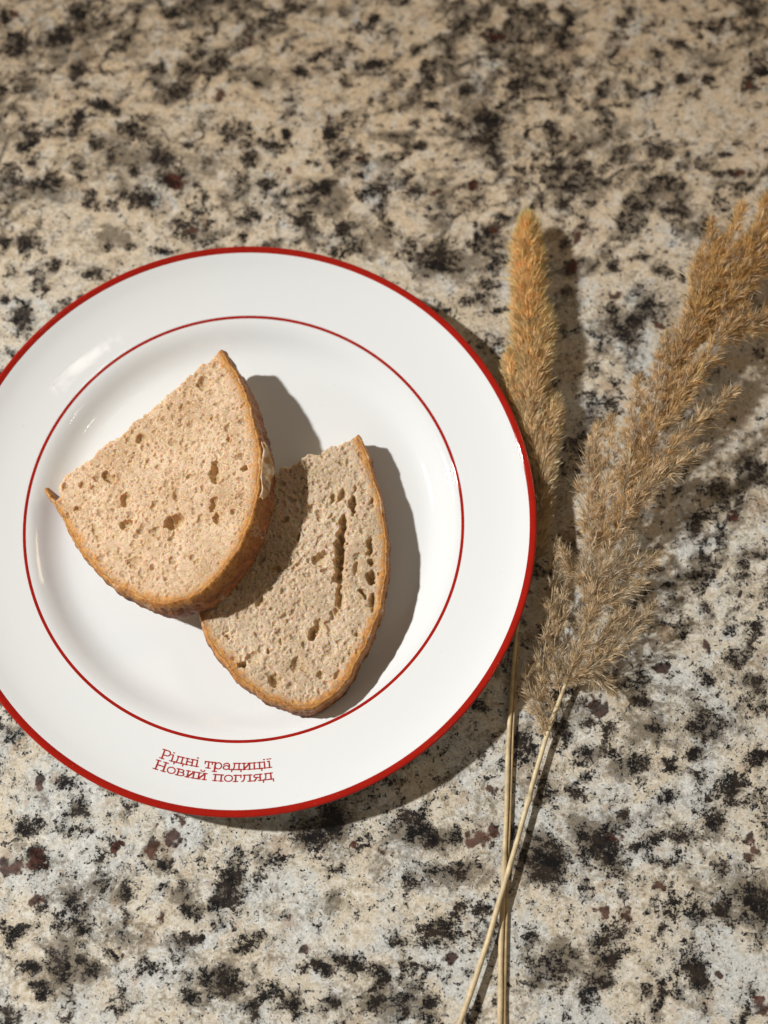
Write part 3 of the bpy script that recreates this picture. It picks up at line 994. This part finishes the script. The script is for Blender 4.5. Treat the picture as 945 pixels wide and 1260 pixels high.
def bristles(path, radius, count, length, width, spread, c_base, c_tip, rg, fold=True, floor=.0004, fan=1.0, tip_pale=.15):
    """slender pointed scales set all round a stalk; radius(s) shapes the spike"""
    path = np.asarray(path, float)
    n = len(path)
    T = np.gradient(path, axis=0)
    T /= np.linalg.norm(T, axis=1)[:, None]
    s = rg.random(count)
    fi = s * (n - 1)
    i = np.minimum(fi.astype(int), n - 2)
    w = (fi - i)[:, None]
    P = path[i] * (1 - w) + path[i + 1] * w
    t = T[i] * (1 - w) + T[i + 1] * w
    A = np.cross(t, [0, 0, 1.0])
    A /= np.linalg.norm(A, axis=1)[:, None]
    B = np.cross(A, t)
    ph = rg.uniform(0, 2 * math.pi, count)
    rad = np.cos(ph)[:, None] * A + np.sin(ph)[:, None] * B
    r = radius(s) * rg.uniform(.15, .75, count)
    ang = np.radians(np.clip(rg.normal(spread, 14, count), 3, 80))
    ln = length * rg.uniform(.55, 1.25, count) * (1 - .25 * s)
    ln = np.minimum(ln, (radius(s) - r * .6) / np.maximum(np.sin(ang), .25) + .0012)
    o = P + rad * r[:, None] - t * (ln * .25)[:, None]
    jit = rg.normal(0, .16, (count, 3))
    d = t * np.cos(ang)[:, None] + rad * np.sin(ang)[:, None] * fan + jit
    d /= np.linalg.norm(d, axis=1)[:, None]
    side = np.cross(d, rg.normal(0, 1, (count, 3)))
    side /= np.linalg.norm(side, axis=1)[:, None]
    wd = width * rg.uniform(.6, 1.4, count)
    bend = rg.normal(0, .10, (count, 3)) * ln[:, None]
    tip = o + d * ln[:, None] + bend
    mid = o + d * (ln * .45)[:, None]
    a, b = mid + side * wd[:, None] * .5, mid - side * wd[:, None] * .5
    V = np.stack([o, a, tip, b], 1)
    V[:, :, 2] = np.maximum(V[:, :, 2], floor)
    f = np.arange(count)[:, None] * 4
    F = np.concatenate([f + [0, 1, 2], f + [0, 2, 3]])
    col = np.array(c_base)[None] * (1 - s[:, None]) + np.array(c_tip)[None] * s[:, None]
    col = col * rg.uniform(.72, 1.25, (count, 1))
    pale = (rg.random(count) < tip_pale)[:, None]
    col = np.where(pale, col * .6 + np.array([.62, .52, .40]) * .5, col)
    C = np.repeat(col[:, None], 4, 1)
    C[:, 2] = np.minimum(C[:, 2] * 1.25, .85)
    return V.reshape(-1, 3), F, C.reshape(-1, 3)


def tufts(path, radius, n_tuft, per, length, c_base, c_tip, rg, floor=.0004):
    """spikelets: small fans of slender bent glumes, each fan from one point of a branchlet"""
    path = np.asarray(path, float)
    n = len(path)
    T = np.gradient(path, axis=0)
    T /= np.linalg.norm(T, axis=1)[:, None]
    s = (np.arange(n_tuft) + rg.random(n_tuft)) / n_tuft
    s = .05 + .95 * s
    fi = s * (n - 1)
    i = np.minimum(fi.astype(int), n - 2)
    w = (fi - i)[:, None]
    P = path[i] * (1 - w) + path[i + 1] * w
    t = T[i]
    A = np.cross(t, [0, 0, 1.0])
    A /= np.linalg.norm(A, axis=1)[:, None]
    B = np.cross(A, t)
    ph = rg.uniform(0, 2 * math.pi, n_tuft)
    rad = np.cos(ph)[:, None] * A + np.sin(ph)[:, None] * B
    rr = radius(s)
    O = P + rad * (rr * rg.uniform(.02, .62, n_tuft))[:, None]
    ang = np.radians(rg.uniform(8, 46, n_tuft))
    D = t * np.cos(ang)[:, None] + rad * np.sin(ang)[:, None]
    tone = rg.uniform(.50, 1.25, n_tuft)
    N = n_tuft * per
    o = np.repeat(O, per, 0) + rg.normal(0, .00035, (N, 3))
    d = np.repeat(D, per, 0) + rg.normal(0, .34, (N, 3))
    d /= np.linalg.norm(d, axis=1)[:, None]
    ln = length * rg.uniform(.3, 1.05, N) * np.where(rg.random(N) < .10, 1.7, 1.0) * np.repeat(.62 + .38 * rr / rr.max(), per)
    side = np.cross(d, rg.normal(0, 1, (N, 3)))
    side /= np.linalg.norm(side, axis=1)[:, None]
    hair = rg.random(N) < .45
    wd = np.where(hair, .00011, .00026) * rg.uniform(.7, 1.3, N)
    bend = (np.cross(d, side) * rg.normal(0, .22, N)[:, None] + np.repeat(rad, per, 0) * .10) * ln[:, None]
    m1 = o + d * (ln * .40)[:, None] + bend * .16
    m2 = o + d * (ln * .72)[:, None] + bend * .5
    tip = o + d * ln[:, None] + bend
    k1, k2 = side * wd[:, None] * .5, side * wd[:, None] * .38
    V = np.stack([o, m1 + k1, m1 - k1, m2 + k2, m2 - k2, tip], 1)
    V[:, :, 2] = np.maximum(V[:, :, 2], floor)
    f = np.arange(N)[:, None] * 6
    F = np.concatenate([f + [0, 1, 2], f + [1, 3, 4], f + [1, 4, 2], f + [3, 5, 4]])
    sc = np.repeat(s, per)[:, None]
    col = (np.array(c_base)[None] * (1 - sc) + np.array(c_tip)[None] * sc) * (np.repeat(tone, per) * rg.uniform(.8, 1.2, N))[:, None]
    pale = (rg.random(N) < .25)[:, None]
    col = np.where(pale, col * .5 + np.array([.88, .80, .66]) * .55, col)
    C = np.repeat(col[:, None], 6, 1)
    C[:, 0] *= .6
    C[:, 5] = C[:, 5] * 1.25
    return V.reshape(-1, 3), F, np.minimum(C.reshape(-1, 3), .9)


def pixels_path(rows, n):
    return catmull([at(x, y, z * 1e-3) for x, y, z in rows], n)


def stem_part(name, rows, r0, r1, parent, c0, c1, n=60, nodes=(), flat=1.0):
    p = pixels_path(rows, n)
    w_ = np.linspace(0, 1, n)
    p[:, 0] += (fbm(w_ * 5, w_ * 0, 91, 3) - .5) * .0014 * np.minimum(1, w_ * 6) * np.minimum(1, (1 - w_) * 6)
    rr = np.linspace(r0, r1, n) * (.9 + .2 * fbm(w_ * 14, w_ * 0, 95, 3))
    for s, a in nodes:
        rr = rr + a * np.exp(-((np.linspace(0, 1, n) - s) / .012) ** 2)
    v, f = tube(p, rr, 9, flat)
    t = np.repeat(np.linspace(0, 1, n), 9)[:, None]
    nz = .70 + .55 * fbm(v[:, 0] / .0006, v[:, 1] / .007, 5, 4)
    for s_, _ in nodes:
        nz = nz * (1 - .45 * np.exp(-((t[:, 0] - s_ - .012) / .008) ** 2))
    col = (np.array(c0)[None] * (1 - t) + np.array(c1)[None] * t) * nz[:, None]
    return mesh_obj(name, v, f, M_STRAW, parent, colors=col)


# --- foxtail: dense yellow spike, its stalk running under the plate's edge
fox_base = at(613, 1330, 0)
fox = empty("foxtail_grass", (0, 0, 0))
tag(fox, "dried foxtail grass with dense yellow spike, stalk passing under the plate edge", "dried grass")
rgf = np.random.default_rng(5)
STRAW0, STRAW1 = (.60, .46, .27), (.62, .50, .30)
stem_part("stem", [(612,1345,1.6),(615,1260,1.6),(618,1130,1.7),(622,1000,1.9),(628,870,2.4),(635,780,3.2),(646,700,5),(657,630,8),(660,560,10),(657,480,12)], .00125, .0008, fox, STRAW0, STRAW1,
          90, nodes=((.30, .0004),))
stem_part("leaf_sheath", [(620,1345,1.2),(621,1260,1.2),(622,1130,1.3),(627,1000,1.5),(632,880,2.0),(639,780,2.8)], .0009, .0005, fox, (.50, .36, .18), (.50, .37, .20), 60, flat=.7)
FOX_GOLD, FOX_TAN = (.98, .65, .30), (.84, .66, .45)


def spike(rows, rmax, count, c0, c1, label=None, length=.0075, spread=36):
    p = pixels_path(rows, 40)
    rad = lambda s: rmax * np.clip(np.minimum(1, .35 + s * 5) * np.minimum(1, ((1 - s) * 4.2 + .06) ** .6), .12, 1)
    v, f, c = bristles(p, rad, int(count * 1.9), length, .00013, spread, c0, c1, rgf, tip_pale=.12)
    # the soft core the bristles grow from
    tv, tf = tube(p, np.array([rad(np.array([q]))[0] * .62 for q in np.linspace(0, 1, 40)]), 10)
    tt = np.repeat(np.linspace(0, 1, 40), 10)[:, None]
    tc = (np.array(c0)[None] * (1 - tt) + np.array(c1)[None] * tt) * .98
    nv = len(v)
    F = [tuple(q) for q in f] + [tuple(nv + k for k in q) for q in tf]
    o = mesh_obj("spike_lobe", np.vstack([v, tv]), F, M_SPIKE, fox, smooth=False, colors=np.vstack([c, tc]))
    if label:
        o["label"] = label


spike([(655,470,11),(650,400,14),(649,330,15),(649,264,15)], .0080, 8000, lerp3(FOX_TAN, FOX_GOLD, .75), FOX_GOLD, "golden top lobe of the spike")
spike([(655,560,9),(652,500,12),(660,430,14),(672,378,14)], .0076, 6500, lerp3(FOX_TAN, FOX_GOLD, .1), lerp3(FOX_TAN, FOX_GOLD, .8))
spike([(660,570,8.5),(640,510,11),(631,470,12),(628,430,12)], .0050, 2600, lerp3(FOX_TAN, FOX_GOLD, .2), lerp3(FOX_TAN, FOX_GOLD, .8))
spike([(664,610,7),(667,560,9.5),(673,520,11),(683,488,11)], .0072, 3200, FOX_TAN, lerp3(FOX_TAN, FOX_GOLD, .3), "tan lower lobe of the spike")
spike([(655,690,4.6),(662,640,6.5),(666,600,8),(668,560,9)], .0052, 2400, lerp3(FOX_TAN, (.2, .15, .09), .2), FOX_TAN)
fox["group"] = "dried grasses beside the plate"

# --- reed: branched feathery plume
reed = empty("reed_plume", (0, 0, 0))
tag(reed, "dried reed with large branched feathery plume reaching the right edge", "dried grass", "dried grasses beside the plate")
rgr = np.random.default_rng(9)
stem_part("stem", [(530,1345,4.6),(566,1260,4.9),(592,1180,5.0),(614,1110,5.0),(640,1020,4.6),(668,920,4.6),(692,852,6)], .0013, .0010, reed, (.60, .47, .28), (.64, .52, .32), 80, nodes=((.72, .0005),))
AX = [(692,852,6),(712,795,9),(733,735,12),(752,672,15),(772,610,17),(800,540,19),(838,462,21),(880,380,22),(925,300,22),(965,225,21),(1000,165,20)]
axis = pixels_path(AX, 120)
av, af = tube(axis, np.linspace(.0009, .0004, 120), 7)
mesh_obj("rachis", av, af, M_STRAW, reed, colors=np.tile([.62, .50, .31], (len(av), 1)))
R_TAN, R_PALE, R_GOLD = (.66, .475, .265), (.82, .69, .49), (.76, .465, .165)


def axis_px(y):
    ys = np.array([a[1] for a in AX][::-1], float)
    return np.interp(y, ys, [a[0] for a in AX][::-1]), np.interp(y, ys, [a[2] for a in AX][::-1])


def branch(rows, rmax, count, tone=None, length=.0056):
    p = pixels_path(rows, 34)
    up = np.clip((640 - rows[-1][1]) / 330.0, 0, 1)
    count = int(count * (1 + .7 * up))
    rmax = rmax * (1 + .08 * up)
    base = lerp3(R_TAN, R_GOLD, up) if tone is None else np.array(tone)
    base = base * rgr.uniform(.88, 1.12)
    rad = lambda s: rmax * np.clip(np.minimum(1, .12 + np.maximum(0, s - .06) * 4.0) * np.minimum(1, ((1 - s) * 2.6 + .08) ** .7), .1, 1)
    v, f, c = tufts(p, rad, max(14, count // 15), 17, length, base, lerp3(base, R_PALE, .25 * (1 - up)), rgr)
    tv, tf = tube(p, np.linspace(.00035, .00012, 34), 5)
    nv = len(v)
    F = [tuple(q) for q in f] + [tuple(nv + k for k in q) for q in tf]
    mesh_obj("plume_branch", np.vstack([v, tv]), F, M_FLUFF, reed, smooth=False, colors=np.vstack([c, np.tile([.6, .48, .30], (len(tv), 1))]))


# branches picked out in the photograph (base, middle, tip)
BR = [
    ([(672,912,4.5),(662,880,6),(652,845,7),(650,820,7)], .0050, 700),
    ([(674,905,4.6),(668,880,7),(662,855,9),(668,835,9)], .0045, 500),
    ([(683,880,5),(668,830,8),(676,760,11),(686,668,11)], .0062, 1700),
    ([(690,858,6),(682,800,10),(690,745,12),(700,700,13)], .0058, 1200),
    ([(694,848,6),(706,815,12),(722,772,16),(738,735,18)], .0070, 1700),
    ([(696,845,6),(722,828,12),(738,838,12),(756,850,9)], .0058, 900),
    ([(697,842,7),(735,815,14),(770,780,18),(806,746,20)], .0062, 1500),
    ([(706,815,9),(735,790,15),(752,770,17),(772,752,18)], .0055, 900),
    ([(722,770,11),(745,740,16),(768,727,19),(792,718,21)], .0058, 1000),
    ([(738,722,12),(712,708,15),(698,692,16),(692,676,16)], .0050, 800),
    ([(738,720,12),(768,704,18),(792,692,21),(815,684,23)], .0055, 900),
    ([(722,768,11),(728,735,17),(738,705,20),(752,672,21)], .0058, 1100),
    ([(730,745,12),(748,715,18),(762,690,21),(780,664,22)], .0056, 1000),
    ([(728,750,12),(720,722,16),(722,690,18),(728,655,19)], .0054, 1000),
    ([(742,705,13),(726,650,18),(724,590,20),(738,520,21)], .0072, 2200),
    ([(748,690,14),(742,630,20),(748,570,23),(752,512,23)], .0068, 1700),
    ([(750,680,14),(765,640,22),(790,600,26),(828,566,28)], .0064, 1500),
    ([(756,660,15),(768,600,23),(778,540,25),(788,462,25)], .0072, 2100),
    ([(762,645,15),(790,610,24),(812,590,27),(835,572,29)], .0055, 900),
    ([(765,632,16),(800,590,24),(835,572,28),(868,552,29)], .0056, 1100),
    ([(772,610,17),(795,560,24),(805,500,26),(820,410,26)], .0075, 2400),
    ([(780,585,18),(820,560,26),(860,520,28),(905,478,29)], .0062, 1500),
    ([(790,562,18),(822,515,25),(845,470,28),(872,440,29)], .0068, 1600),
    ([(806,528,19),(845,480,27),(880,425,29),(918,376,29)], .0068, 1900),
    ([(815,510,20),(832,460,26),(840,425,27),(846,392,27)], .0066, 1500),
    ([(832,475,21),(850,400,26),(868,350,28),(885,300,28)], .0075, 2300),
    ([(842,455,21),(862,400,27),(890,320,29),(915,252,29)], .0078, 2700),
    ([(855,430,21),(890,380,27),(920,330,29),(945,285,29)], .0074, 2200),
    ([(870,400,22),(910,330,28),(935,280,30),(950,235,30)], .0078, 2300),
    ([(880,380,22),(925,345,26),(955,310,28),(985,280,28)], .0070, 1600),
    ([(900,345,22),(935,290,27),(962,240,28),(985,190,28)], .0074, 1800),
    ([(860,420,21),(900,410,26),(935,395,28),(965,375,28)], .0064, 1300),
    ([(930,295,22),(965,255,25),(990,215,26),(1015,170,26)], .0070, 1300),
]
for rows, rm, cnt in BR:
    branch(rows, rm, cnt)
# lesser ones between them
for q in range(16):
    y0 = rgr.uniform(330, 800) if q < 6 else rgr.uniform(300, 520)
    x0, z0 = axis_px(y0)
    L = rgr.uniform(60, 105)
    side = rgr.choice([-1, 1])
    ax_a = math.atan2(-1.0, .45)
    a = ax_a + side * R(rgr.uniform(8, 34))
    x1, y1 = x0 + L * math.cos(a), y0 + L * math.sin(a)
    lift = rgr.uniform(-6, 6)
    branch([(x0, y0, z0), ((x0 * 2 + x1) / 3 + side * 3, (y0 * 2 + y1) / 3, z0 + 2 + lift * .4), ((x0 + 2 * x1) / 3 + side * 3, (y0 + 2 * y1) / 3, z0 + 3 + lift * .8), (x1, y1, max(5, z0 + 3 + lift))],
           rgr.uniform(.0042, .006), int(L * 9))

# put each grass's origin where its stalk meets the counter
for root, px, py in ((fox, 612, 1345), (reed, 530, 1345)):
    b = Vector(at(px, py, 0))
    root.location = b
    for ch in bpy.data.objects:
        if ch.parent is root:
            ch.location = -b
